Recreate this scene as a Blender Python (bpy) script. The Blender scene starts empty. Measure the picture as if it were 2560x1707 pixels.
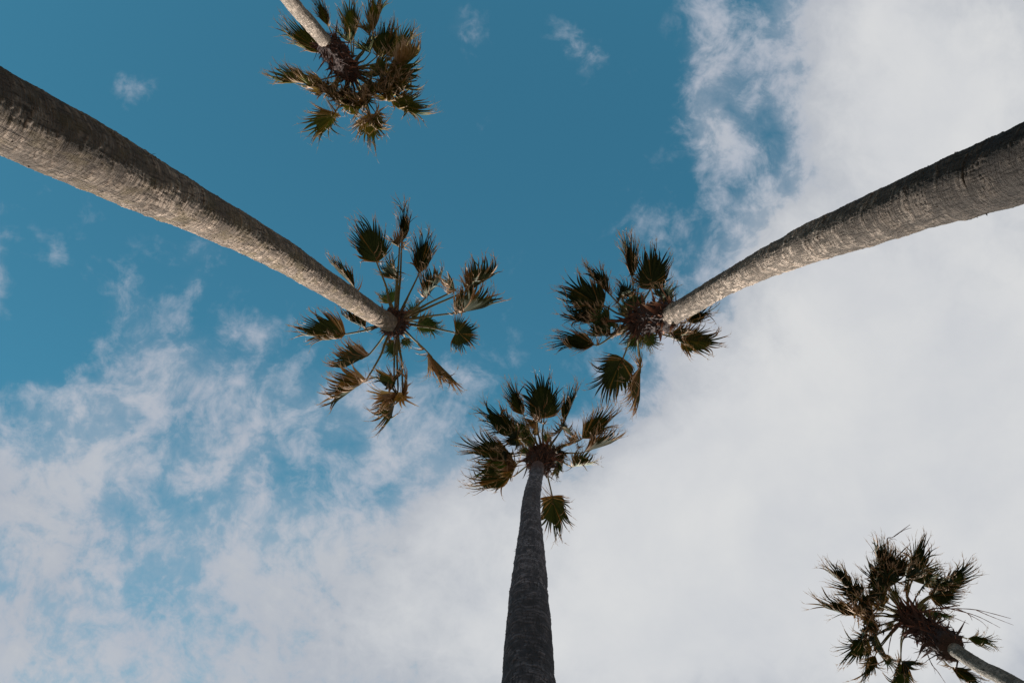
import bpy, math, random
from mathutils import Vector, Matrix, noise
R = math.radians

# ------------------------------------------------------------------ camera
scene = bpy.context.scene
CAM = Vector((0, 0, 1.6))
FPX = 1707.0                      # 24 mm lens, in pixels of the 2560 px wide photograph
CX, CY = 1280.0, 853.5
TILT = R(182.9)                   # lens points almost straight up
cam_d = bpy.data.cameras.new('camera')
cam_d.lens = 24.0; cam_d.sensor_width = 36.0
cam_d.clip_start = 0.05; cam_d.clip_end = 20000
cam = bpy.data.objects.new('camera', cam_d)
cam.location = CAM; cam.rotation_euler = (TILT, 0, 0)
scene.collection.objects.link(cam); scene.camera = cam
CR = Matrix.Rotation(TILT, 3, 'X')

def ray(px, py):
    """direction through a pixel, scaled so that it climbs one metre"""
    v = CR @ Vector(((px - CX) / FPX, -(py - CY) / FPX, -1.0))
    return v / v.z
def at(px, py, h):
    """point above the lens by h metres, seen at that pixel"""
    return CAM + ray(px, py) * h

# ------------------------------------------------------------------ light
SUN_AZ_DIR = Vector((-0.20, 1.0, 0)).normalized()     # horizontal direction towards the sun
SUN_EL = R(34)
to_sun = SUN_AZ_DIR * math.cos(SUN_EL) + Vector((0, 0, math.sin(SUN_EL)))
sd = bpy.data.lights.new('sun', 'SUN'); sd.energy = 5.0; sd.angle = R(0.5); sd.color = (1.0, 0.93, 0.85)
so = bpy.data.objects.new('sun', sd); so.rotation_euler = (-to_sun).to_track_quat('-Z', 'Y').to_euler()
scene.collection.objects.link(so)
scene.view_settings.view_transform = 'Standard'; scene.view_settings.look = 'None'
scene.view_settings.exposure = 1.0; scene.view_settings.gamma = 1.0

world = bpy.data.worlds.new('World'); scene.world = world; world.use_nodes = True
nt = world.node_tree; nt.nodes.clear()
class NB:
    def __init__(s, nt): s.nt = nt
    def n(s, t, **k):
        o = s.nt.nodes.new(t)
        for a, b in k.items(): setattr(o, a, b)
        return o
    def put(s, sock, v):
        if isinstance(v, bpy.types.NodeSocket): s.nt.links.new(v, sock)
        elif v is not None: sock.default_value = v
    def m(s, op, a, b=None, c=None, clamp=False):
        o = s.n('ShaderNodeMath', operation=op, use_clamp=clamp)
        s.put(o.inputs[0], a); s.put(o.inputs[1], b)
        if c is not None: s.put(o.inputs[2], c)
        return o.outputs[0]
    def vm(s, op, a, b=None, out=0):
        o = s.n('ShaderNodeVectorMath', operation=op)
        s.put(o.inputs[0], a)
        if b is not None: s.put(o.inputs[1], b)
        return o.outputs[out]
    def noise(s, v, scale, detail=5, rough=.55, dist=0, lac=2.0, col=False):
        o = s.n('ShaderNodeTexNoise'); s.put(o.inputs['Vector'], v)
        o.inputs['Scale'].default_value = scale; o.inputs['Detail'].default_value = detail
        o.inputs['Roughness'].default_value = rough; o.inputs['Distortion'].default_value = dist
        o.inputs['Lacunarity'].default_value = lac
        return o.outputs['Color' if col else 'Fac']
    def mr(s, v, a, b, c=0.0, d=1.0, smooth=True):
        o = s.n('ShaderNodeMapRange', interpolation_type='SMOOTHSTEP' if smooth else 'LINEAR')
        s.put(o.inputs[0], v)
        for i, x in zip((1, 2, 3, 4), (a, b, c, d)): s.put(o.inputs[i], x)
        return o.outputs[0]
    def mix(s, f, a, b, mode='MIX'):
        o = s.n('ShaderNodeMix', data_type='RGBA', blend_type=mode)
        s.put(o.inputs[0], f); s.put(o.inputs[6], a); s.put(o.inputs[7], b)
        return o.outputs[2]
    def ramp(s, v, stops):
        o = s.n('ShaderNodeValToRGB'); s.put(o.inputs[0], v)
        e = o.color_ramp.elements
        e[0].position, e[0].color = stops[0][0], (*stops[0][1], 1)
        e[1].position, e[1].color = stops[-1][0], (*stops[-1][1], 1)
        for p, c in stops[1:-1]:
            k = e.new(p); k.color = (*c, 1)
        return o.outputs[0]

W = NB(nt)
tc = W.n('ShaderNodeTexCoord').outputs['Generated']
sky = W.n('ShaderNodeTexSky', sky_type='NISHITA', sun_disc=False)
sky.sun_elevation = SUN_EL; sky.sun_rotation = math.atan2(SUN_AZ_DIR.x, SUN_AZ_DIR.y)
sky.altitude = 50; sky.air_density = 1.0; sky.dust_density = 1.0; sky.ozone_density = 1.0
skyc = W.mix(1.0, sky.outputs[0], (0.44, 1.20, 1.10, 1), 'MULTIPLY')
skyc = W.vm('SCALE', skyc); skyc.node.inputs['Scale'].default_value = 0.065   # sky strength
# cloud deck: a horizontal layer, direction divided by its height
sx = W.n('ShaderNodeSeparateXYZ'); W.put(sx.inputs[0], tc)
z = W.m('MAXIMUM', sx.outputs[2], 0.08)
P = W.n('ShaderNodeCombineXYZ')
W.put(P.inputs[0], W.m('DIVIDE', sx.outputs[0], z)); W.put(P.inputs[1], W.m('DIVIDE', sx.outputs[1], z))
P = P.outputs[0]
# blobs: photo position (2352 px wide view), radii, weight
K = 2560 / 2352
BL = [
 # big bank on the right
 (2200, 130, 430, 300, 1.1), (2350, 700, 480, 560, 1.2), (1960, 20, 200, 150, .5), (2060, 330, 200, 200, .5),
 (1900, 640, 220, 150, .50), (1610, 130, 75, 220, .46), (1640, 330, 75, 100, .34), (1800, 520, 150, 90, .30),
 (1980, 900, 400, 330, .9), (1700, 1010, 280, 220, .6), (1800, 1380, 700, 380, 1.2), (1480, 1250, 280, 220, .5),
 (1330, 1500, 360, 260, .7), (1640, 780, 150, 110, .22), (2250, 1400, 500, 400, .6), (1560, 1100, 240, 200, .3),
 # dappled field bottom left
 (330, 860, 180, 100, .42), (620, 910, 280, 130, .40), (120, 910, 170, 90, .28), (880, 960, 200, 140, .28), (1060, 850, 130, 70, .24),
 (40, 1120, 190, 160, .50), (230, 1020, 150, 110, .40), (520, 1050, 180, 100, .32), (1060, 1190, 170, 110, .60),
 (800, 1230, 280, 130, .32), (60, 1440, 220, 280, .70), (640, 1460, 320, 200, .52), (980, 1460, 330, 220, .52), (380, 1560, 300, 110, .4),
 (1190, 1060, 140, 110, .26), (960, 1050, 140, 90, .24),
 # single wisps in the blue
 (1040, 70, 70, 80, .34), (300, 190, 80, 60, .33), (1320, 110, 80, 70, .34), (455, 575, 100, 55, .34), (300, 690, 110, 110, .34),
 (0, 620, 50, 140, .42), (430, 650, 40, 40, .26), (595, 765, 60, 50, .28), (1080, 290, 60, 50, .16), (1460, 460, 80, 100, .18),
 (1330, 380, 60, 50, .18), (130, 600, 50, 40, .22), (160, 480, 160, 200, .14), (1150, 640, 120, 160, .14), (480, 760, 220, 90, .16), (1580, 560, 130, 110, .12),
 # holes where blue shows through
 (1725, 100, 50, 100, .10), (1800, 320, 70, 100, -.10), (1740, 260, 130, 180, .16), (140, 1000, 100, 60, -.10),
 (380, 1230, 380, 200, .42), (1380, 1330, 110, 70, -.25), (880, 1110, 130, 50, -.15),
]
cov = None
warp = W.vm('SUBTRACT', W.noise(P, 3.2, 3, .5, col=True), (0.5, 0.5, 0.5))
Pw = W.vm('ADD', P, W.vm('MULTIPLY', warp, (0.11, 0.11, 0)))
for bx, by, rx, ry, w in BL:
    c = ray(bx * K, by * K)
    d = W.vm('SUBTRACT', Pw, (c.x, c.y, 0))
    d = W.vm('MULTIPLY', d, (FPX / (rx * K), FPX / (ry * K), 0))
    l = W.vm('DOT_PRODUCT', d, d, out=1)
    g = W.m('EXPONENT', W.m('MULTIPLY', l, -1.15))
    cov = W.m('MULTIPLY', g, w) if cov is None else W.m('MULTIPLY_ADD', g, w, cov)
# beyond the picture the deck goes on, towards the sun side
far = W.vm('DOT_PRODUCT', P, (0.30, 0.45, 0), out=1)
cov = W.m('ADD', cov, W.mr(far, 0.42, 0.9, 0, 0.6))
n1 = W.noise(Pw, 11.5, 10, .62, .3)
n2 = W.noise(P, 34.0, 8, .66, .6)
dn = W.m('ADD', W.m('MULTIPLY', W.m('SUBTRACT', n1, .5), 2.2), W.m('MULTIPLY', W.m('SUBTRACT', n2, .5), .80))
cm = W.m('MINIMUM', cov, 1.0)
amp = W.mr(cm, 0, .30, .42, .80, False)
dens = W.m('ADD', cov, W.m('MULTIPLY', dn, amp))
alpha = W.mr(dens, .18, .88)
veil = W.m('MULTIPLY', W.mr(W.m('ADD', cov, W.m('MULTIPLY', dn, .42)), .08, .90), W.mr(W.m('ADD', cov, W.m('MULTIPLY', dn, .22)), .16, .60, 0, .74))
alpha = W.m('MAXIMUM', alpha, veil)
thick = W.mr(W.m('ADD', cov, W.m('MULTIPLY', dn, .4)), .3, 1.6)
ccol = W.ramp(thick, [(0, (.215, .240, .285)), (.45, (.262, .273, .292)), (1, (.356, .358, .361))])
ccol = W.mix(1.0, ccol, W.ramp(W.noise(Pw, 3.6, 6, .58), [(.33, (.87, .885, .92)), (.62, (1.0, 1.0, 1.0))]), 'MULTIPLY')
tot = W.mix(W.m('MULTIPLY', alpha, .97), skyc, ccol)
tot = W.mix(W.mr(sx.outputs[2], .05, .62, 1, 0), tot, (.085, .078, .074, 1))      # dull low haze, added out of view to neutralise the skylight
bg = W.n('ShaderNodeBackground'); W.put(bg.inputs[0], tot); bg.inputs[1].default_value = 1.0
wo = W.n('ShaderNodeOutputWorld'); nt.links.new(bg.outputs[0], wo.inputs[0])

# ------------------------------------------------------------------ materials
def mat(name):
    m = bpy.data.materials.new(name); m.use_nodes = True
    t = m.node_tree; t.nodes.clear(); b = NB(t)
    p = b.n('ShaderNodeBsdfPrincipled'); o = b.n('ShaderNodeOutputMaterial')
    t.links.new(p.outputs[0], o.inputs[0])
    return m, b, p, o
def bark(name, seed, tone, low_dark, moss=0.0, warm=0.0, scar_k=.5):
    m, b, p, o = mat(name)
    a = b.n('ShaderNodeAttribute', attribute_name='bark').outputs['Vector']
    a = b.vm('ADD', a, (0, 0, seed * 13.7))
    lo = b.noise(b.vm('MULTIPLY', a, (1.6, 1.6, 1.1)), 1.5, 5, .6)
    wob = b.vm('SUBTRACT', b.noise(a, 2.0, 3, .5, col=True), (.5, .5, .5))
    aw = b.vm('ADD', a, b.vm('MULTIPLY', wob, (0.05, 0.05, 0.10)))
    ring = b.noise(b.vm('MULTIPLY', aw, (2.2, 2.2, 26.0)), 1.8, 5, .62)          # leaf scar rings
    ring2 = b.noise(b.vm('MULTIPLY', aw, (1.2, 1.2, 7.0)), 1.5, 3, .5)
    crack = b.noise(b.vm('MULTIPLY', aw, (34.0, 34.0, 6.0)), 1.7, 4, .60)        # cracks along the stem
    scar = b.noise(b.vm('MULTIPLY', aw, (1.1, 1.1, 44.0)), 1.6, 3, .55)
    scr = b.mr(scar, .40, .52)
    pit = b.mr(b.noise(b.vm('MULTIPLY', aw, (9, 9, 16)), 2.4, 4, .6), .33, .46)
    h = b.m('ADD', b.m('MULTIPLY', ring, 1.0), b.m('ADD', b.m('MULTIPLY', b.mr(crack, .36, .47), .55), b.m('ADD', b.m('MULTIPLY', scr, .30), b.m('MULTIPLY', pit, .22))))
    fine = b.noise(b.vm('MULTIPLY', a, (1, 1, 1.8)), 42, 5, .75)
    h = b.m('ADD', b.m('SUBTRACT', h, .20), b.m('MULTIPLY', fine, .65))
    dk = tuple(x * .16 for x in tone); md = tuple(x * .72 for x in tone)
    c = b.ramp(b.mr(h, 1.08, 1.82, 0, 1, False), [(0, dk), (.35, md), (.75, tone), (1, tuple(min(x * 1.25, .75) for x in tone))])
    c = b.mix(b.mr(lo, .40, .62, 0, .7), c, tuple(x * .38 for x in tone) + (1,))
    c = b.mix(b.mr(ring2, .55, .72, 0, .35), c, (tone[0] * .62, tone[1] * .52, tone[2] * .42, 1))
    sr = b.n('ShaderNodeAttribute', attribute_name='scar').outputs['Fac']
    c = b.mix(b.mr(sr, .02, .30, scar_k, 0), c, tuple(x * .20 for x in tone) + (1,))
    if moss:
        mn = b.noise(b.vm('MULTIPLY', a, (3, 3, 1.4)), 2.4, 6, .65)
        c = b.mix(b.mr(mn, .47, .62, 0, moss), c, (.155, .115, .058, 1))
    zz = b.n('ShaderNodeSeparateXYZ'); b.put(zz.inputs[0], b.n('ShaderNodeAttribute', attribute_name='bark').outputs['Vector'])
    c = b.mix(b.mr(zz.outputs[2], low_dark[0], low_dark[1], low_dark[2], 0, True), c, (.022, .019, .018, 1))  # lower stem darkened: bark tone plus shade put into the colour
    if warm:
        c = b.mix(b.mr(zz.outputs[2], warm - 1.0, warm, 0, .6), c, (.16, .075, .05, 1))
    b.put(p.inputs['Base Color'], c); p.inputs['Roughness'].default_value = .92
    p.inputs['Specular IOR Level'].default_value = .2
    bp = b.n('ShaderNodeBump'); bp.inputs['Strength'].default_value = .9; bp.inputs['Distance'].default_value = .028
    b.put(bp.inputs['Height'], h); b.put(p.inputs['Normal'], bp.outputs[0])
    return m
def leaf_mat(name, g0, g1, tan, pale, trans=.075):
    m, b, p, o = mat(name)
    dry = b.n('ShaderNodeAttribute', attribute_name='dry').outputs['Fac']
    tcx = b.n('ShaderNodeTexCoord').outputs['Object']
    dn = b.m('ADD', dry, b.m('MULTIPLY', b.m('SUBTRACT', b.noise(tcx, 9, 4, .6), .5), .35))
    c = b.ramp(dn, [(0, g0), (.32, g1), (.55, tan), (.85, tuple(x * .8 for x in pale)), (1, pale)])
    b.put(p.inputs['Base Color'], c); p.inputs['Roughness'].default_value = .68
    p.inputs['Specular IOR Level'].default_value = .2
    tr = b.n('ShaderNodeBsdfTranslucent'); b.put(tr.inputs[0], b.mix(1.0, c, (1.0, .95, .35, 1), 'MULTIPLY'))
    mx = b.n('ShaderNodeMixShader'); mx.inputs[0].default_value = trans
    b.nt.links.new(p.outputs[0], mx.inputs[1]); b.nt.links.new(tr.outputs[0], mx.inputs[2])
    b.nt.links.new(mx.outputs[0], o.inputs[0])
    return m
M_LEAF = leaf_mat('palm_leaf', (.012, .022, .009), (.042, .050, .017), (.22, .108, .040), (.56, .40, .30))
M_LEAFG = leaf_mat('palm_leaf_young', (.022, .050, .016), (.070, .095, .028), (.19, .115, .045), (.44, .33, .24))
M_LEAFY = leaf_mat('palm_leaf_yellowing', (.022, .040, .012), (.090, .092, .022), (.20, .115, .042), (.46, .33, .25), .13)
m, b, p, o = mat('petiole')
tcx = b.n('ShaderNodeTexCoord').outputs['Object']
pa = b.n('ShaderNodeAttribute', attribute_name='dry').outputs['Fac']
c = b.ramp(b.m('ADD', pa, b.m('MULTIPLY', b.noise(tcx, 6, 3), .3)), [(.1, (.20, .13, .09)), (.35, (.075, .065, .025)), (.9, (.14, .12, .045))])
b.put(p.inputs['Base Color'], c); p.inputs['Roughness'].default_value = .65; p.inputs['Specular IOR Level'].default_value = .25
M_PET = m
m, b, p, o = mat('leaf_base_fibre')
tcx = b.n('ShaderNodeTexCoord').outputs['Object']
f = b.n('ShaderNodeAttribute', attribute_name='dry').outputs['Fac']
nn = b.noise(b.vm('MULTIPLY', tcx, (1, 1, .5)), 20, 6, .75)
c = b.ramp(b.m('ADD', b.m('MULTIPLY', f, .55), b.m('MULTIPLY', nn, .6)), [(.30, (.008, .0035, .003)), (.58, (.040, .014, .010)), (.75, (.21, .080, .050)), (1, (.48, .30, .21))])
b.put(p.inputs['Base Color'], c); p.inputs['Roughness'].default_value = .85
bp = b.n('ShaderNodeBump'); bp.inputs['Strength'].default_value = .8; bp.inputs['Distance'].default_value = .02
b.put(bp.inputs['Height'], b.noise(b.vm('MULTIPLY', tcx, (1, 1, .25)), 40, 5, .6)); b.put(p.inputs['Normal'], bp.outputs[0])
M_BOOT = m
m, b, p, o = mat('dry_ground')
tcx = b.n('ShaderNodeTexCoord').outputs['Object']
c = b.ramp(b.noise(tcx, .6, 8, .65), [(.35, (.13, .10, .07)), (.6, (.185, .15, .115)), (.8, (.25, .21, .165))])  # unseen ground, tone kept light and warm to bounce fill onto shaded trunks
b.put(p.inputs['Base Color'], c); p.inputs['Roughness'].default_value = .95
M_GROUND = m
m, b, p, o = mat('dry_stalk')
p.inputs['Base Color'].default_value = (.10, .045, .035, 1); p.inputs['Roughness'].default_value = .8
M_STALK = m

# ------------------------------------------------------------------ mesh helpers
def build(name, verts, faces, material, parent=None, attrs=None, smooth=False, origin=None):
    origin = origin or Vector((0, 0, 0))
    me = bpy.data.meshes.new(name)
    me.from_pydata([tuple(v - origin) for v in verts], [], faces)
    for an, (kind, vals) in (attrs or {}).items():
        at_ = me.attributes.new(an, kind, 'POINT')
        if kind == 'FLOAT': at_.data.foreach_set('value', vals)
        else: at_.data.foreach_set('vector', [x for v in vals for x in v])
    me.materials.append(material)
    if smooth: me.polygons.foreach_set('use_smooth', [True] * len(me.polygons))
    me.update()
    ob = bpy.data.objects.new(name, me)
    scene.collection.objects.link(ob)
    if parent:
        ob.parent = parent
        w = parent_world(parent)
        ob.location = origin - w
    else: ob.location = origin
    return ob
def parent_world(o):
    v = Vector(o.location)
    while o.parent: o = o.parent; v += Vector(o.location)
    return v

def catmull(pts, t):
    n = len(pts) - 1
    i = min(int(t * n), n - 1); f = t * n - i
    p0 = pts[max(i - 1, 0)]; p1 = pts[i]; p2 = pts[i + 1]; p3 = pts[min(i + 2, n)]
    return 0.5 * ((2 * p1) + (p2 - p0) * f + (2 * p0 - 5 * p1 + 4 * p2 - p3) * f * f + (3 * p1 - p0 - 3 * p2 + p3) * f ** 3)

def closest_h(line0, line1, px, py):
    d = (line1 - line0); r = ray(px, py); w = CAM - line0
    a = d.dot(d); b_ = d.dot(r); c_ = r.dot(r); e = d.dot(w); f = r.dot(w)
    return (b_ * e - a * f) / (a * c_ - b_ * b_)     # parameter on the ray = metres above lens

# ------------------------------------------------------------------ trunk
def trunk(root, samples, h_edge, h_top, material, seed, base_r, rng):
    """samples: (px, py, width px) from the picture's edge up to the crown"""
    a = at(samples[0][0], samples[0][1], h_edge); c = at(samples[-1][0], samples[-1][1], h_top)
    pts, rad = [], []
    for px, py, w in samples:
        h = closest_h(a, c, px, py)
        pts.append(at(px, py, h)); rad.append(.5 * w * h / FPX)
    d = (pts[1] - pts[0]); slope = Vector((d.x / d.z, d.y / d.z, 0))
    L = (c - a); slope = .5 * slope + .5 * Vector((L.x / L.z, L.y / L.z, 0))
    slope *= .6
    z0 = pts[0].z
    pre, prr = [], []
    for f in (0, .12, .35, .7):
        zz = z0 * f
        pt = pts[0] - slope * (z0 - zz); pt.z = zz
        pre.append(pt); prr.append(rad[0] + (base_r - rad[0]) * (1 - f) ** 2.2)
    pts = pre + pts; rad = prr + rad
    rv = [Vector((r, 0, 0)) for r in rad]
    SEG = 150
    verts, faces, bk, sc_ = [], [], [], []
    cl = []
    NN = 500
    for i in range(NN + 1):
        t = i / NN; cl.append((catmull(pts, t), catmull(rv, t).x))
    length = [0]
    for i in range(1, NN + 1): length.append(length[-1] + (cl[i][0] - cl[i - 1][0]).length)
    tot = length[-1]; j = 0
    stn = [0.0]                                            # rings every 1.3 cm up the near stem, wider higher up
    while stn[-1] < tot: stn.append(stn[-1] + (.10 if stn[-1] < z0 * .8 else .0125 if stn[-1] < 11 else .02))
    n = len(stn) - 1
    # leaf scars: height of each ridge over the stem, a saw-tooth with uneven spacing
    saw = []; p_ = 0.0; nxt = 0.0; amp_ = 1.0; gap = .05
    FS = .005; nf = int(tot / FS) + 40
    for i in range(nf):
        q_ = i * FS
        if q_ >= nxt: gap = rng.choice((.022, .03, .04, .055, .08)) * rng.uniform(.8, 1.25); nxt = q_ + gap; st_ = q_; amp_ = rng.uniform(.25, 1.0) * min(1, gap / .04)
        saw.append(amp_ * (1 - ((q_ - st_) / gap) ** .7))
    for i in range(n + 1):
        s = min(stn[i], tot)
        while j < NN - 1 and length[j + 1] < s: j += 1
        f = (s - length[j]) / max(1e-6, length[j + 1] - length[j])
        cpt = cl[j][0].lerp(cl[j + 1][0], f); r = cl[j][1] * (1 - f) + cl[j + 1][1] * f
        tan = (cl[j + 1][0] - cl[j][0]).normalized()
        e1 = (Vector((1, 0, 0)) - tan * tan.x).normalized(); e2 = tan.cross(e1)
        for k in range(SEG):
            th = 2 * math.pi * k / SEG; cx_ = math.cos(th); sy_ = math.sin(th)
            bulge = noise.noise(Vector((cx_ * .9, sy_ * .9, s * 1.3 + seed * 31))) * .055 + noise.noise(Vector((cx_ * 1.1, sy_ * 1.1, s * 4.2 + seed * 7))) * .030
            wv = noise.noise(Vector((cx_ * 1.5, sy_ * 1.5, s * .8 + seed + 5.0))) * .10 + noise.noise(Vector((cx_ * 5, sy_ * 5, s * 3 + seed))) * .02
            am = max(0, .55 + noise.noise(Vector((cx_ * 3.5, sy_ * 3.5, s * 6 + seed * 3))) * 1.5)
            cr = noise.noise(Vector((cx_ * 17, sy_ * 17, s * 5 + seed)))
            rr = r * (1 + bulge) + saw[min(nf - 1, max(0, int((s + wv) / FS)))] * am * .0105 - max(0, cr - .25) * .012 + noise.noise(Vector((cx_ * 24, sy_ * 24, s * 34))) * .0035
            verts.append(cpt + (e1 * cx_ + e2 * sy_) * rr)
            bk.append((cx_ * r, sy_ * r, s)); sc_.append(saw[min(nf - 1, max(0, int((s + wv) / FS)))] * min(1, am))
    for i in range(n):
        for k in range(SEG):
            k2 = (k + 1) % SEG
            faces.append((i * SEG + k, i * SEG + k2, (i + 1) * SEG + k2, (i + 1) * SEG + k))
    # loose husk flakes and frayed fibres standing off the bark
    for q in range(90):
        i = rng.randrange(int(n * .12), n - 3); k = rng.randrange(SEG)
        b0 = verts[i * SEG + k]; cc = sum((verts[i * SEG + kk] for kk in range(0, SEG, 50)), Vector()) / 3
        nrm = (b0 - cc).normalized(); tdir = nrm.cross(Vector((0, 0, 1))).normalized()
        ln = rng.uniform(.008, .04) * rng.uniform(.4, 1); wd = rng.uniform(.003, .012)
        dirn = (nrm * rng.uniform(.35, 1) + Vector((0, 0, rng.uniform(-1.2, .2))) + tdir * rng.uniform(-.6, .6)).normalized()
        s0 = len(verts); b0 = b0 - nrm * .004
        verts += [b0 - tdir * wd, b0 + tdir * wd, b0 + dirn * ln + tdir * wd * .3, b0 + dirn * ln * 1.3]
        bk += [bk[i * SEG + k]] * 4; sc_ += [.6] * 4
        faces += [(s0, s0 + 1, s0 + 2), (s0, s0 + 2, s0 + 3)]
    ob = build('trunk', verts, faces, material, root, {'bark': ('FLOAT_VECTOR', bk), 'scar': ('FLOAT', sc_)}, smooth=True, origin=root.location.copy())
    return pts[-1], rad[-1], tot

# ------------------------------------------------------------------ leaf bases under the crown
def sheath(root, p0, p1, rt, r0, rmid, r1, rng, seed, nfl=130, flap=.2, pale=0):
    verts, faces, dr = [], [], []
    ax = p1 - p0; Ln = ax.length; ax.normalize()
    e1 = (Vector((1, 0, 0)) - ax * ax.x).normalized(); e2 = ax.cross(e1)
    N, S = 44, 56
    prof = lambda t: min(1, .86 + 2.2 * t) * .86 * (r0 * (1 - t) ** 2 + 2 * rmid * 1.25 * t * (1 - t) + r1 * t * t)
    for i in range(N + 1):
        t = i / N
        for k in range(S):
            th = 2 * math.pi * k / S
            q = Vector((math.cos(th) * 1.6, math.sin(th) * 1.6, t * Ln * 3 + seed * 9))
            r = prof(t) * (1 + .40 * noise.noise(q) + .26 * noise.noise(q * 3.1) + .08 * noise.noise(q * 8))
            if t == 1: r = .02
            if i == 0: r = rt * .9
            verts.append(p0 + ax * (t * Ln) + (e1 * math.cos(th) + e2 * math.sin(th)) * r); dr.append(.1 + .2 * rng.random())
    for i in range(N):
        for k in range(S):
            k2 = (k + 1) % S
            faces.append((i * S + k, i * S + k2, (i + 1) * S + k2, (i + 1) * S + k))
    for q in range(nfl):                                     # split, curling leaf bases in a spiral
        t = rng.uniform(0, .95); th = q * 2.39996 + rng.uniform(-.3, .3)
        out = e1 * math.cos(th) + e2 * math.sin(th); side = ax.cross(out).normalized()
        base = p0 + ax * (t * Ln) + out * prof(t) * rng.uniform(.82, 1.0)
        ln = flap * rng.choice((.5, .7, .9, 1.2, 1.7)) * rng.uniform(.7, 1.2); wd = flap * rng.uniform(.08, .30)
        cross = rng.random() < .65
        d = (ax * rng.uniform(-.5, 1.2) + out * rng.uniform(.1, .7) + side * rng.uniform(-.9, .9)).normalized()
        if cross: d = (ax * rng.uniform(.5, 1) + side * rng.choice((-1, 1)) * rng.uniform(.4, 1) + out * rng.uniform(.2, .5)).normalized(); wd = flap * rng.uniform(.10, .2); ln *= 1.3
        curl = (out * rng.uniform(-.2, 1.2) - ax * rng.uniform(-.3, 1.0) + side * rng.uniform(-.5, .5))
        pt = base.copy(); rows = 6; s0 = len(verts); cv = rng.random()
        if t < pale and rng.random() < .7: cv = 1.6
        for i in range(rows + 1):
            u = i / rows; w = wd * (1 - u ** 1.6) + .004
            cup = out * (w * .45)
            verts += [pt - side * w - cup * -0.6, pt - cup * .4, pt + side * w + cup * .6]; dr += [.2 + .75 * cv * u] * 3
            d = (d + curl * (.55 / rows)).normalized(); pt = pt + d * (ln / rows)
        for i in range(rows):
            for j in (0, 1):
                o_ = s0 + i * 3 + j; faces.append((o_, o_ + 1, o_ + 4, o_ + 3))
    for q in range(nfl * 4):                                   # loose fibres
        t = rng.uniform(0, .98); th = rng.uniform(0, 6.283)
        out = e1 * math.cos(th) + e2 * math.sin(th); side = ax.cross(out).normalized()
        pt = p0 + ax * (t * Ln) + out * prof(t) * .95
        d = (out + ax * rng.uniform(-.8, 1.2) + side * rng.uniform(-1, 1)).normalized(); g = Vector((rng.uniform(-.6, .4), rng.uniform(-.6, .4), -rng.random()))
        ln = rng.uniform(.05, .2); w = rng.uniform(.003, .009); s0 = len(verts)
        for i in range(4):
            verts += [pt - side * w * (1 - i / 3.3), pt + side * w * (1 - i / 3.3)]; dr += [.3 + .6 * rng.random()] * 2
            d = (d + g * .5).normalized(); pt = pt + d * ln / 3
        for i in range(3): faces.append((s0 + 2 * i, s0 + 2 * i + 1, s0 + 2 * i + 3, s0 + 2 * i + 2))
    build('leaf_base_sheath', verts, faces, M_BOOT, root, {'dry': ('FLOAT', dr)}, smooth=False, origin=p0.copy())

# ------------------------------------------------------------------ fan leaf
leafkind = {}
WIND = Vector((-.42, -.9, .05))
def tube(pts, radii, flat=1.0, S=7):
    verts, faces = [], []
    n = len(pts)
    for i in range(n):
        tan = (pts[min(i + 1, n - 1)] - pts[max(i - 1, 0)]).normalized()
        e1 = tan.cross(Vector((0, 0, 1)))
        e1 = e1.normalized() if e1.length > 1e-3 else Vector((1, 0, 0)); e2 = tan.cross(e1)
        for k in range(S):
            th = 2 * math.pi * k / S
            verts.append(pts[i] + e1 * math.cos(th) * radii[i] + e2 * math.sin(th) * radii[i] * flat)
    for i in range(n - 1):
        for k in range(S):
            k2 = (k + 1) % S; faces.append((i * S + k, i * S + k2, (i + 1) * S + k2, (i + 1) * S + k))
    return verts, faces

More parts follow.
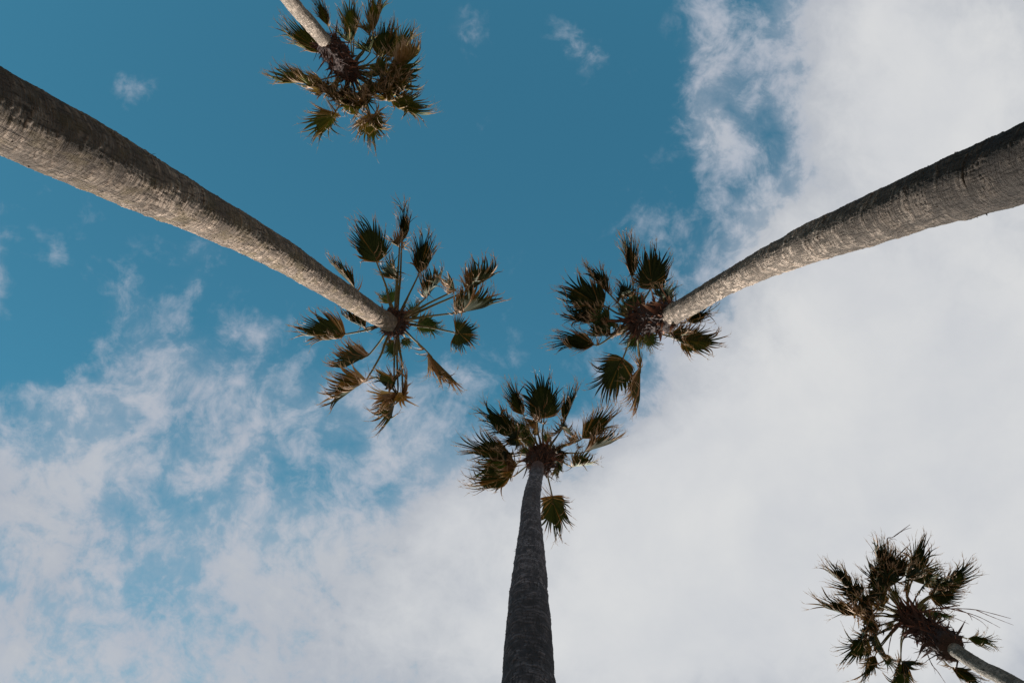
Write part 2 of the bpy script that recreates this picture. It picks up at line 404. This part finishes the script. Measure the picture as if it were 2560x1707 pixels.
def frond(root, base, H, T, rng, roll=0, phi=80, fold=18, wind=.9, dry=.0, young=False, sag=.07, nseg=42, curl=1.0, droop=.3):
    d = T - H; L = d.length * 1.16; d.normalize()
    n0 = (Vector((0, 0, 1)) - d * d.z)
    n0 = n0.normalized() if n0.length > .05 else d.orthogonal().normalized()
    n = Matrix.Rotation(R(roll), 3, d) @ n0
    s = d.cross(n).normalized()
    Phi = R(phi * (.95 if phi < 100 else 1)); ka = R(fold + rng.uniform(0, 18))
    ROWS = 12; LJ = 7                                     # joined rows, then free tips
    lines = []; segdry = []; sd0 = rng.uniform(0, 99)
    for i in range(nseg):
        x = (i / (nseg - 1)) * 2 - 1
        ph = x * Phi + rng.uniform(-.5, .5) * Phi / nseg
        a = abs(x)
        dr0 = (math.cos(ph) * d + math.sin(ph) * math.cos(ka) * s - abs(math.sin(ph)) * math.sin(ka) * n).normalized()
        o_ = H + d * (L * .20 * max(0, math.cos(ph)) * (1 - a * .3))
        ln = L * (.84 - (.42 if phi < 100 else .12) * a ** 1.25) * rng.uniform(.9, 1.08)
        drp = dr0.copy(); pt = o_.copy(); cl = [pt.copy()]
        jit = Vector((rng.gauss(0, 1), rng.gauss(0, 1), rng.gauss(0, 1))) * .22
        cl0 = Vector((noise.noise(Vector((i * .23, sd0, 1))), noise.noise(Vector((i * .23, sd0, 2))), noise.noise(Vector((i * .23, sd0, 3)))))
        jit = jit * 1.2 + cl0 * 1.6
        if rng.random() < .20: jit = jit * 2.6
        bend = wind * rng.uniform(.6, 1.35) * (.75 + .9 * a * curl) * (1 + 1.2 * noise.noise(Vector((i * .3, sd0, 9))))
        for k in range(1, ROWS + 1):
            t = k / ROWS
            amt = (.12 + max(0, t - .42) * 1.9) / ROWS * 2.0
            drp = (drp + d * (.9 * a * t / ROWS)).normalized()
            drp = (drp + (WIND * bend + Vector((0, 0, -droop)) + jit * (t > .45)) * amt).normalized()
            pt = pt + drp * ln / ROWS
            # ripple of the fan surface
            cl.append(pt + n * (.012 * L * math.sin(i * 1.1 + L * 50) * t))
        lines.append(cl); segdry.append(min(1, max(0, dry + rng.uniform(-.08, .16) + .42 * a ** 4 + (.35 if rng.random() < .10 else 0))))
    verts, faces, dv = [], [], []
    def add(v, q): verts.append(v); dv.append(q); return len(verts) - 1
    # shared pleated palm
    ribs = [[add(lines[i][k] + n * (.010 * L * k / LJ), segdry[i] + .05 * k / LJ) for k in range(LJ + 1)] for i in range(nseg)]
    val = []
    for i in range(nseg + 1):
        a_ = lines[max(i - 1, 0)]; b_ = lines[min(i, nseg - 1)]
        val.append([add((a_[k] + b_[k]) * .5 - n * (.010 * L * k / LJ), segdry[min(i, nseg - 1)] + .05) for k in range(LJ + 1)])
    for i in range(nseg):
        for k in range(LJ):
            faces.append((val[i][k], ribs[i][k], ribs[i][k + 1], val[i][k + 1]))
            faces.append((ribs[i][k], val[i + 1][k], val[i + 1][k + 1], ribs[i][k + 1]))
    for i in range(nseg):
        pl, pr, pc = val[i][LJ], val[i + 1][LJ], ribs[i][LJ]
        wl = verts[pl] - verts[pc]; wr = verts[pr] - verts[pc]
        mx_ = .040 * L
        if wl.length > mx_: wl = wl.normalized() * mx_
        if wr.length > mx_: wr = wr.normalized() * mx_
        extra = rng.randint(0, 1); ext = rng.uniform(.0, .35)
        tw = rng.uniform(-.9, .9)
        for k in range(LJ + 1, ROWS + 1):
            u = (k - LJ) / (ROWS - LJ)
            w = 1.12 * (1 - u * u) ** .8 if k < ROWS else .06
            ax = (lines[i][k] - lines[i][k - 1]).normalized()
            rt = Matrix.Rotation(tw * u, 3, ax)
            q = segdry[i] + .02 + .58 * u ** 2.4
            c_ = add(lines[i][k], q); l_ = add(lines[i][k] + rt @ wl * w * .9, q + .05); r_ = add(lines[i][k] + rt @ wr * w * .9, q + .05)
            faces.append((pl, pc, c_, l_)); faces.append((pc, pr, r_, c_)); pl, pr, pc = l_, r_, c_
        # frayed threads from the tip and along the split
        for q_ in range(rng.choice((1, 2, 3, 3, 4))):
            k = rng.choice((ROWS, ROWS, ROWS - 1, ROWS - 2)); pt = lines[i][k].copy(); dd = (lines[i][k] - lines[i][k - 1]).normalized()
            jj = Vector((rng.gauss(0, 1), rng.gauss(0, 1), rng.gauss(0, 1))) * .55; ln = L * rng.uniform(.05, .17)
            sd_ = dd.cross(Vector((.3, .2, 1))).normalized(); w = .0048; s0 = None; prev = None
            for e in range(4):
                ww = w * (1 - e / 3.6); a1 = add(pt - sd_ * ww, .88); a2 = add(pt + sd_ * ww, .88)
                if prev: faces.append((prev[0], prev[1], a2, a1))
                prev = (a1, a2); dd = (dd + jj * .4 + WIND * .22).normalized(); pt = pt + dd * ln / 3
    # dry, torn segments at the neck of the blade, blown back by the wind
    nd = int(rng.uniform(5, 14) * (1.5 if dry > .2 else 1) * (0.4 if young else 1))
    cdir = (s * rng.choice((-1, 1)) * rng.uniform(.3, 1) - d * rng.uniform(-.2, .6) - n * rng.uniform(0, .7)).normalized()
    for q_ in range(nd):
        pt = H + d * L * rng.uniform(0, .22); dd = (cdir + Vector((rng.gauss(0, 1), rng.gauss(0, 1), rng.gauss(0, 1))) * .38).normalized()
        ln = L * rng.uniform(.18, .42); sd_ = dd.cross(Vector((rng.gauss(0, 1), rng.gauss(0, 1), .6))).normalized()
        w0 = L * rng.uniform(.007, .016); prev = None; q0 = rng.uniform(.38, .75)
        for e in range(7):
            u = e / 6; ww = w0 * (1 - u) ** .6 + .001
            a1 = add(pt - sd_ * ww, q0 + .3 * u); a2 = add(pt + sd_ * ww, q0 + .3 * u)
            if prev: faces.append((prev[0], prev[1], a2, a1))
            prev = (a1, a2); dd = (dd + WIND * .30 + Vector((0, 0, -.10)) + Vector((rng.gauss(0, 1), rng.gauss(0, 1), rng.gauss(0, 1))) * .12).normalized(); pt = pt + dd * ln / 6
    org = H.copy()
    blade = build('frond', verts, faces, (M_LEAFG if leafkind[root.name] == 0 else M_LEAFY) if young or leafkind[root.name] else M_LEAF, root, {'dry': ('FLOAT', [min(1, max(0, x)) for x in dv])}, smooth=False, origin=org)
    # petiole running on as the midrib
    mid = base.lerp(H, .55) + Vector((0, 0, sag)) + Vector((rng.uniform(-.03, .03), rng.uniform(-.03, .03), 0))
    P3 = [base, base.lerp(H, .25).lerp(mid, .35), mid, H, H + d * L * .12 + n * .004, H + d * L * .24 + n * .004]
    pp, rr, dd = [], [], []
    for i in range(19):
        t = i / 18; pp.append(catmull(P3, t)); rr.append(.024 * (1 - t) ** 1.6 + .011); dd += [min(1, t * 1.3)] * 7
    rr[-1] = .003
    v, f = tube(pp, rr, .55)
    build('petiole', v, f, M_PET, blade, {'dry': ('FLOAT', dd)}, smooth=True, origin=org)
    return blade

def crown(root, heart, org, sc, spec, rng, Lp, Lb, hr=.12):
    """spec rows: x, y of the leaf's neck, x, y of its tip (in a zoomed view), then options"""
    hh = heart.z - CAM.z
    for row in spec:
        hx, hy, tx, ty = row[:4]; o_ = dict(row[4]) if len(row) > 4 else {}
        P1 = (org[0] + hx * sc, org[1] + hy * sc); P2 = (org[0] + tx * sc, org[1] + ty * sc)
        dz = o_.pop('dz', None); tz = o_.pop('tz', None)
        a = at(*P1, hh); dist = (a - heart).length
        if dz is None: dz = .40 * math.sqrt(max(0, Lp * Lp - dist * dist)) + .05
        H = at(*P1, hh + dz)
        t0 = at(*P2, hh + dz); ds = (t0 - H).length
        if tz is None: tz = -.75 * math.sqrt(max(0, Lb * Lb - ds * ds)) - .05
        T = at(*P2, hh + dz + tz)
        T = T - Vector((WIND.x, WIND.y, 0)) * (o_.get('wind', .9) * .17 * (T - H).length)
        out = (H - heart); out.z = 0; out = out.normalized() if out.length > .01 else Vector((1, 0, 0))
        base = heart + out * hr * rng.uniform(.6, 1) + Vector((0, 0, rng.uniform(-.28, -.05)))
        frond(root, base, H, T, rng, **o_)

# ------------------------------------------------------------------ the five palms
def palm(label, foot):
    e = bpy.data.objects.new('palm_tree', None); scene.collection.objects.link(e)
    e.location = foot; e['label'] = label; e['category'] = 'palm tree'; e['group'] = 'tall fan palms seen from below'
    return e
def foot_of(samples, h_edge, h_top):
    a = at(samples[0][0], samples[0][1], h_edge)
    return Vector((a.x, a.y, 0))

Y = dict(young=True)
TREES = [
 dict(label='palm with thick mossy trunk from the left edge and long bare leaf stalks',
  samples=[(0,282,201),(127,344,186),(255,407,167),(383,470,139),(500,530,114),(600,580,95),(701,636,80),(787,691,66),(873,745,56),(930,782,49),(975,808,43)],
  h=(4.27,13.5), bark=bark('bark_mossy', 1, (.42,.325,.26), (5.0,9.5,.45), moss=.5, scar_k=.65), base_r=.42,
  heart=(993,806,14.0), boot=(.19,.30,.16), flap=.17, nfl=110, org=(700,470), sc=.3955, Lp=1.25, Lb=.98, spec=[
   (615,480,520,190,dict(phi=80,fold=10,wind=.45,roll=12)),
   (768,375,778,90,dict(phi=42,fold=35,wind=.5,roll=30,dry=.1)),
   (735,585,705,425,dict(phi=75,fold=30,wind=.6,roll=-20)),
   (755,372,690,330,dict(phi=60,fold=40,wind=.6,roll=-50,dry=.3,nseg=22)),
   (870,560,925,270,dict(phi=62,fold=25,wind=.6,roll=15,dry=.05)),
   (915,700,1035,520,dict(phi=70,fold=45,wind=.8,roll=-35)),
   (1185,650,1385,480,dict(phi=85,fold=40,wind=1.2,roll=-40,dry=.15,nseg=42)),
   (1100,650,1080,530,dict(phi=60,fold=40,wind=.9,roll=-40,dry=.25,nseg=24)),
   (1095,792,1360,700,dict(phi=80,fold=55,wind=1.2,roll=-60,dry=.1)),
   (1110,915,1240,935,dict(phi=112,fold=0,wind=.12,roll=0,nseg=50,tz=-.12)),
   (905,1010,1110,1215,dict(phi=40,fold=60,wind=.35,roll=60,dry=.3)),
   (720,1195,690,1275,dict(phi=95,fold=35,wind=.9,dry=.12,nseg=26)),
   (775,1290,790,1350,dict(phi=100,fold=35,wind=.6,dry=.45,nseg=26)),
   (745,1270,670,1490,dict(phi=60,fold=45,wind=1.0,roll=35,dry=.22,nseg=36)),
   (550,1205,300,1340,dict(phi=85,fold=35,wind=1.0,roll=25,dry=.28,nseg=44)),
   (565,1050,330,1130,dict(phi=80,fold=60,wind=1.2,roll=60,dry=.2)),
   (420,922,110,890,dict(phi=88,fold=25,wind=.75,roll=25,dry=.16,nseg=44)),
   (545,885,370,790,dict(phi=80,fold=35,wind=.6,roll=45)),
   (492,652,310,460,dict(phi=45,fold=50,wind=.5,roll=55)),
   (705,730,690,650,dict(phi=95,dz=1.0,tz=.45,wind=.4,**Y)),
   (850,830,850,730,dict(phi=80,dz=.8,tz=.3,wind=.4,**Y)),
   (870,850,1010,880,dict(phi=95,dz=.8,tz=.2,wind=.5,fold=20,dry=.06,**Y)),
   (730,960,700,1060,dict(phi=95,dz=.7,tz=.2,wind=.6,dry=.1,**Y)),
   (790,940,805,1000,dict(phi=80,dz=.9,tz=.2,wind=.6,dry=.1,**Y)),
  ]),
 dict(label='palm with ringed trunk from the right edge, dark above and pale below',
  samples=[(2560,408,190),(2462,445,178),(2328,494,150),(2194,545,127),(2090,585,108),(2001,620,92),(1908,661,72),(1814,709,57),(1734,757,53),(1680,787,51)],
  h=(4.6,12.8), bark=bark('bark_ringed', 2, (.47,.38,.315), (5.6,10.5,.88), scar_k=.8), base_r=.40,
  heart=(1583,805,14.6), boot=(.235,.30,.16), flap=.24, pale=.3, nfl=150, org=(1340,560), sc=.3061, Lp=1.15, Lb=.98, spec=[
   (792,490,715,90,dict(phi=40,fold=30,wind=.4,roll=20,dry=.1)),
   (935,530,965,190,dict(phi=95,fold=8,wind=.25,roll=0,nseg=44)),
   (1030,610,1130,500,dict(phi=80,fold=25,wind=.5,dz=.5)),
   (620,592,385,345,dict(phi=45,fold=40,wind=.4,roll=30)),
   (555,665,190,540,dict(phi=92,fold=8,wind=.3,roll=0,nseg=46)),
   (700,600,690,450,dict(phi=75,fold=30,wind=.5,dry=.1)),
   (800,705,740,520,dict(phi=70,fold=20,wind=.4,dz=.9,**Y)),
   (545,790,215,760,dict(phi=60,fold=35,wind=.4,roll=20)),
   (610,780,420,860,dict(phi=80,fold=30,wind=.5,**Y)),
   (612,900,400,890,dict(phi=90,fold=40,wind=.7,roll=30,dry=.28)),
   (515,985,135,950,dict(phi=55,fold=25,wind=.35,roll=15,dry=.12)),
   (715,1085,520,1390,dict(phi=85,fold=12,wind=.3,roll=-10,nseg=42)),
   (855,1115,838,1480,dict(phi=42,fold=62,wind=.3,roll=75,dry=.22)),
   (1175,940,1500,960,dict(phi=85,fold=18,wind=.35,roll=10,dry=.2,nseg=42)),
   (1200,810,1450,695,dict(phi=40,fold=30,wind=.3,dry=.15)),
   (1100,880,1180,960,dict(phi=70,fold=30,wind=.5,dry=.15)),
   (840,890,750,1010,dict(phi=95,dz=.8,tz=.2,wind=.4,dry=.1,**Y)),
   (880,890,960,1000,dict(phi=90,dz=.8,tz=.2,wind=.4,dry=.08,**Y)),
   (730,830,660,900,dict(phi=90,dz=.8,tz=.2,wind=.5,dry=.1,**Y)),
   (770,780,690,640,dict(phi=70,dz=.9,tz=.3,wind=.4,**Y)),
   (1010,640,1080,560,dict(phi=70,dz=.6,tz=.1,wind=.4)),
  ]),
 dict(label='palm with dark shaded trunk rising straight up from the bottom edge',
  samples=[(1321.5,1707,131),(1321,1635,120),(1321.5,1586,113),(1321.5,1517,99),(1323.5,1439,84),(1327,1341,60),(1326.5,1284,48),(1330.5,1236,42),(1338,1198,35),(1345,1165,32)],
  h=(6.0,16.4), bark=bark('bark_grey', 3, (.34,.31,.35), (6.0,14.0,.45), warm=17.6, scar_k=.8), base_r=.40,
  heart=(1356,1135,17.2), boot=(.17,.40,.22), flap=.22, nfl=130, org=(1120,900), sc=.2934, Lp=1.25, Lb=1.08, spec=[
   (818,500,785,130,dict(phi=92,fold=8,wind=.25,nseg=46)),
   (655,500,530,190,dict(phi=50,fold=30,wind=.3,roll=-20,dry=.12)),
   (760,520,640,470,dict(phi=80,fold=45,wind=.6,roll=-30,dry=.35,nseg=28)),
   (968,585,1105,225,dict(phi=40,fold=45,wind=.35,roll=-40)),
   (975,585,985,500,dict(phi=90,fold=40,wind=.5,dry=.15,nseg=24)),
   (1108,690,1420,440,dict(phi=55,fold=30,wind=.5,roll=-25,dry=.12,nseg=40)),
   (1100,690,1080,570,dict(phi=75,fold=45,wind=.7,roll=-35,dry=.3,nseg=26)),
   (1130,790,1455,655,dict(phi=50,fold=55,wind=.7,roll=-55,dry=.15)),
   (1050,905,1270,850,dict(phi=70,fold=45,wind=.6,roll=-40,dry=.2,**Y)),
   (920,880,990,890,dict(phi=80,dz=.7,wind=.5,dry=.15,**Y)),
   (887,1150,930,1480,dict(phi=88,fold=22,wind=.25,roll=0,dry=.1,nseg=44)),
   (565,985,190,1060,dict(phi=60,fold=30,wind=.45,roll=20,dry=.14)),
   (580,865,230,920,dict(phi=80,fold=30,wind=.45,roll=15,dry=.15,**Y)),
   (590,880,500,1010,dict(phi=85,fold=45,wind=.7,roll=30,dry=.4,nseg=28)),
   (555,820,140,720,dict(phi=62,fold=28,wind=.4,roll=15,dry=.08,nseg=42)),
   (520,800,430,740,dict(phi=80,fold=40,wind=.5,dry=.1,nseg=26)),
   (610,670,270,400,dict(phi=55,fold=22,wind=.3,roll=10,nseg=40)),
   (600,660,450,690,dict(phi=80,fold=30,wind=.5,nseg=30)),
   (700,680,520,500,dict(phi=75,dz=1.0,tz=.2,wind=.3,**Y)),
   (840,720,845,600,dict(phi=70,dz=1.0,tz=.2,wind=.3,**Y)),
   (740,740,640,620,dict(phi=80,dz=.9,tz=.2,wind=.4,**Y)),
   (700,800,600,740,dict(phi=85,dz=.8,tz=.1,wind=.4,**Y)),
   (920,780,960,720,dict(phi=80,dz=.8,tz=.1,wind=.4,**Y)),
   (740,640,760,560,dict(phi=90,dz=.8,tz=0,wind=.4)),
   (910,800,1010,760,dict(phi=80,dz=.7,wind=.5,dry=.1)),
  ]),
 dict(label='palm with slim pale trunk at the top edge, sunlit brown crown against blue',
  samples=[(724,0,39),(768,51,37),(812,104,33)],
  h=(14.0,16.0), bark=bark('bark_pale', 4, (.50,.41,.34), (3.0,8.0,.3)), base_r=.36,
  heart=(880,186,18.0), boot=(.20,.38,.17), flap=.24, nfl=190, org=(640,0), sc=.2551, Lp=1.1, Lb=1.1, spec=[
   (728,300,590,-30,dict(phi=40,fold=25,wind=.3,dry=.2)),
   (958,412,920,20,dict(phi=55,fold=20,wind=.3,roll=-10,dry=.05,nseg=42)),
   (930,430,860,340,dict(phi=70,fold=30,wind=.4)),
   (1130,360,1235,-60,dict(phi=50,fold=25,wind=.35,roll=-10,dry=.1,nseg=42)),
   (1120,350,1060,240,dict(phi=60,fold=40,wind=.5,dry=.3,nseg=26)),
   (1180,560,1370,250,dict(phi=75,fold=20,wind=.35,nseg=44)),
   (1120,520,1080,420,dict(phi=85,fold=30,wind=.4)),
   (1290,590,1560,300,dict(phi=65,fold=25,wind=.5,roll=-20,dry=.1,nseg=44)),
   (1360,640,1640,480,dict(phi=65,fold=45,wind=1.0,roll=-50,dry=.4,nseg=40)),
   (1270,690,1590,760,dict(phi=75,fold=25,wind=.45,roll=-10,dry=.1,**Y)),
   (1230,790,1560,890,dict(phi=75,fold=35,wind=.5,roll=-20,dry=.15,**Y)),
   (1280,960,1660,1130,dict(phi=55,fold=30,wind=.4,roll=-15,dry=.15,nseg=42)),
   (1240,940,1330,1000,dict(phi=85,fold=40,wind=.6,dry=.4,nseg=26)),
   (1090,1080,1170,1420,dict(phi=55,fold=22,wind=.25,dry=.28,nseg=42)),
   (1090,1060,1060,960,dict(phi=75,fold=40,wind=.6,dry=.45,nseg=28)),
   (980,1010,970,1160,dict(phi=75,fold=20,wind=.3,dry=.27,nseg=36,**Y)),
   (790,1085,570,1360,dict(phi=70,fold=18,wind=.4,roll=10,dry=.12,nseg=46)),
   (825,985,740,940,dict(phi=95,fold=35,wind=.6,dry=.4,nseg=34)),
   (560,802,130,770,dict(phi=62,fold=30,wind=.7,roll=25,dry=.15,nseg=46)),
   (690,830,450,850,dict(phi=85,fold=30,wind=.6,roll=20,dry=.18,nseg=42)),
   (660,870,620,960,dict(phi=60,fold=40,wind=.2,dry=.5,nseg=20)),
   (690,530,280,270,dict(phi=68,fold=20,wind=.4,roll=10,dry=.12,nseg=44)),
   (1080,800,1150,900,dict(phi=90,dz=.8,tz=.1,wind=.4,dry=.08,**Y)),
   (1020,840,1060,940,dict(phi=90,dz=.8,tz=.1,wind=.4,dry=.1,**Y)),
   (920,860,860,930,dict(phi=90,dz=.8,tz=.1,wind=.4,**Y)),
   (840,800,780,780,dict(phi=90,dz=.7,tz=.1,wind=.4,**Y)),
   (1120,640,1180,700,dict(phi=90,dz=.7,tz=.1,wind=.4,**Y)),
   (740,840,760,950,dict(phi=80,dz=.3,wind=.5,dry=.2)),
   (1040,900,1120,1020,dict(phi=80,dz=.4,wind=.4,dry=.18)),
   (960,930,930,1060,dict(phi=80,dz=.4,wind=.4,dry=.2)),
   (1170,850,1300,900,dict(phi=80,dz=.4,wind=.4,dry=.12)),
   (860,900,790,1000,dict(phi=70,dz=.4,wind=.5,dry=.25)),
   (1150,700,1290,740,dict(phi=80,dz=.4,wind=.4,dry=.08)),
   (1120,1140,1240,1290,dict(phi=60,fold=30,wind=.4,dry=.3)),
   (1290,860,1440,960,dict(phi=70,fold=30,wind=.4,dry=.25)),
  ]),
 dict(label='palm in bottom right corner with shaggy brown husk and bare flower stalks',
  samples=[(2536,1711,38),(2455,1668,34),(2378,1618,31)],
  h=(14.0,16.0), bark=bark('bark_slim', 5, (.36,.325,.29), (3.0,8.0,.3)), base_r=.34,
  heart=(2258,1534,18.0), boot=(.33,.32,.12), flap=.27, nfl=210, org=(2000,1300), sc=.2596, Lp=1.35, Lb=1.1, spec=[
   (800,535,690,180,dict(phi=50,fold=25,wind=.2,roll=15)),
   (820,560,870,250,dict(phi=62,fold=22,wind=.2,nseg=44)),
   (850,655,700,480,dict(phi=85,fold=22,wind=.3,nseg=42)),
   (1068,600,1165,180,dict(phi=50,fold=22,wind=.15,nseg=42)),
   (1075,600,1290,400,dict(phi=62,fold=30,wind=.2,dry=.08,nseg=42,**Y)),
   (1050,600,1000,440,dict(phi=70,fold=25,wind=.2)),
   (1290,700,1620,430,dict(phi=50,fold=30,wind=.2,nseg=42)),
   (1230,735,1540,690,dict(phi=75,fold=30,wind=.2,dry=.12,nseg=42)),
   (1290,710,1410,500,dict(phi=60,fold=25,wind=.2)),
   (560,700,220,430,dict(phi=42,fold=40,wind=.3,roll=30)),
   (600,745,350,600,dict(phi=55,fold=25,wind=.25)),
   (600,930,140,780,dict(phi=45,fold=40,wind=.35,roll=30,dry=.12,nseg=40)),
   (650,940,430,820,dict(phi=80,fold=50,wind=.6,roll=45,dry=.4,nseg=34)),
   (740,1105,620,1100,dict(phi=95,fold=30,wind=.4,nseg=34)),
   (690,1140,400,1310,dict(phi=55,fold=32,wind=.15,roll=25)),
   (745,1265,590,1560,dict(phi=42,fold=50,wind=.15,roll=40,dry=.12)),
   (740,1250,860,1420,dict(phi=60,fold=30,wind=.1,nseg=26)),
   (968,1360,860,1620,dict(phi=75,fold=25,wind=.2,roll=0,nseg=42)),
   (975,1350,1080,1380,dict(phi=80,fold=30,wind=.3,nseg=30)),
   (1580,1130,1890,1165,dict(phi=42,fold=30,wind=.15,dry=.1,dz=.3,**Y)),
   (1420,1390,1760,1580,dict(phi=50,fold=25,wind=.2,dz=.2)),
   (840,790,700,680,dict(phi=90,dz=.9,tz=.1,wind=.3)),
   (900,780,900,640,dict(phi=90,dz=.9,tz=.1,wind=.3)),
   (820,840,680,800,dict(phi=85,dz=.8,tz=.1,wind=.3)),
   (1130,860,1220,800,dict(phi=85,dz=.8,tz=.1,wind=.3,**Y)),
   (900,990,830,1010,dict(phi=80,dz=.7,tz=.1,wind=.3,**Y)),
   (1180,890,1330,900,dict(phi=70,dz=.6,tz=.0,wind=.3,**Y)),
   (780,640,640,380,dict(phi=75,fold=15,wind=.2,dz=.5,nseg=44)),
   (900,560,960,330,dict(phi=70,fold=15,wind=.2,dz=.5,nseg=44)),
   (1180,640,1290,480,dict(phi=85,fold=15,wind=.2,dz=.5,nseg=44,**Y)),
   (700,800,520,720,dict(phi=80,fold=20,wind=.3,dz=.5)),
   (1250,860,1420,930,dict(phi=55,fold=20,wind=.2,dz=.5,**Y)),
   (700,900,560,960,dict(phi=75,fold=30,wind=.4,dz=.4,dry=.3)),
   (640,1080,560,1010,dict(phi=80,fold=25,wind=.2,dz=.3,nseg=30)),
  ]),
]
def stalks(root, heart, rows, org, sc):
    hh = heart.z - CAM.z
    for row in rows:                                     # each: list of branches, each a list of (x, y, dz)
        vs, fs = [], []
        for pts, r in row:
            P_ = [at(org[0] + x * sc, org[1] + y * sc, hh + z_) for x, y, z_ in pts]
            nn = 16; pp = [catmull(P_, i / nn) for i in range(nn + 1)]
            v, f = tube(pp, [r * (1 - .75 * i / nn) * (1 + .25 * math.sin(i * 2.3)) for i in range(nn + 1)], 1, 6)
            o_ = len(vs); vs += v; fs += [tuple(a + o_ for a in q) for q in f]
        build('flower_stalk', vs, fs, M_STALK, root, smooth=True, origin=heart.copy())

for ti, t in enumerate(TREES):
    rng = random.Random(100 + ti)
    foot = foot_of(t['samples'], *t['h'])
    root = palm(t['label'], foot)
    leafkind[root.name] = 1 if ti == 3 else 0
    top, rt, tot = trunk(root, t['samples'], t['h'][0], t['h'][1], t['bark'], ti + 1, t['base_r'], rng)
    heart = at(t['heart'][0], t['heart'][1], t['heart'][2])
    ax = (heart - top).normalized()
    sheath(root, top - ax * .10, heart + Vector((0, 0, .05)), rt, *t['boot'], rng, ti + 1, t['nfl'], t['flap'], t.get('pale', 0))
    crown(root, heart, t['org'], t['sc'], t['spec'], rng, t['Lp'], t['Lb'])
    if ti == 4:
        stalks(root, heart, [
          [([(1100,900,.1),(1300,850,.1),(1450,850,0),(1700,862,-.1),(2030,945,-.2)], .022), ([(1350,850,0),(1460,830,.1),(1540,818,.15)], .03),
           ([(1450,852,0),(1700,920,-.2),(1930,1035,-.4)], .014), ([(1500,850,0),(1620,900,0),(1660,965,-.1)], .016), ([(1620,905,0),(1740,970,-.1),(1820,1045,-.2)], .010),
           ([(1700,865,0),(1840,925,-.1),(2060,1010,-.2)], .012)],
          [([(1120,900,.1),(1330,872,.1),(1440,920,0),(1540,960,0),(1630,1000,-.1)], .016)],
          [([(930,700,.9),(840,220,.9),(900,160,.9),(1060,42,.9)], .022), ([(905,158,.9),(1000,95,.9),(1075,72,.9)], .012), ([(860,190,.9),(905,178,.9),(935,195,.9)], .008)],
          [([(1180,1150,-.6),(1262,1370,-.9),(1330,1460,-1.1),(1410,1580,-1.2)], .016), ([(1270,1380,-.9),(1290,1420,-.9),(1305,1480,-1)], .008)],
          [([(930,1040,0),(885,1100,0),(858,1220,-.1),(850,1330,-.2),(890,1410,-.3)], .016)],
        ], t['org'], t['sc'])

# ------------------------------------------------------------------ ground
S_ = 3000
N_ = 40
vs = [Vector(((i / N_ - .5) * 2 * S_, (j / N_ - .5) * 2 * S_, 0)) for j in range(N_ + 1) for i in range(N_ + 1)]
fs = [(j * (N_ + 1) + i, j * (N_ + 1) + i + 1, (j + 1) * (N_ + 1) + i + 1, (j + 1) * (N_ + 1) + i) for j in range(N_) for i in range(N_)]
g = build('ground', vs, fs, M_GROUND); g['kind'] = 'structure'
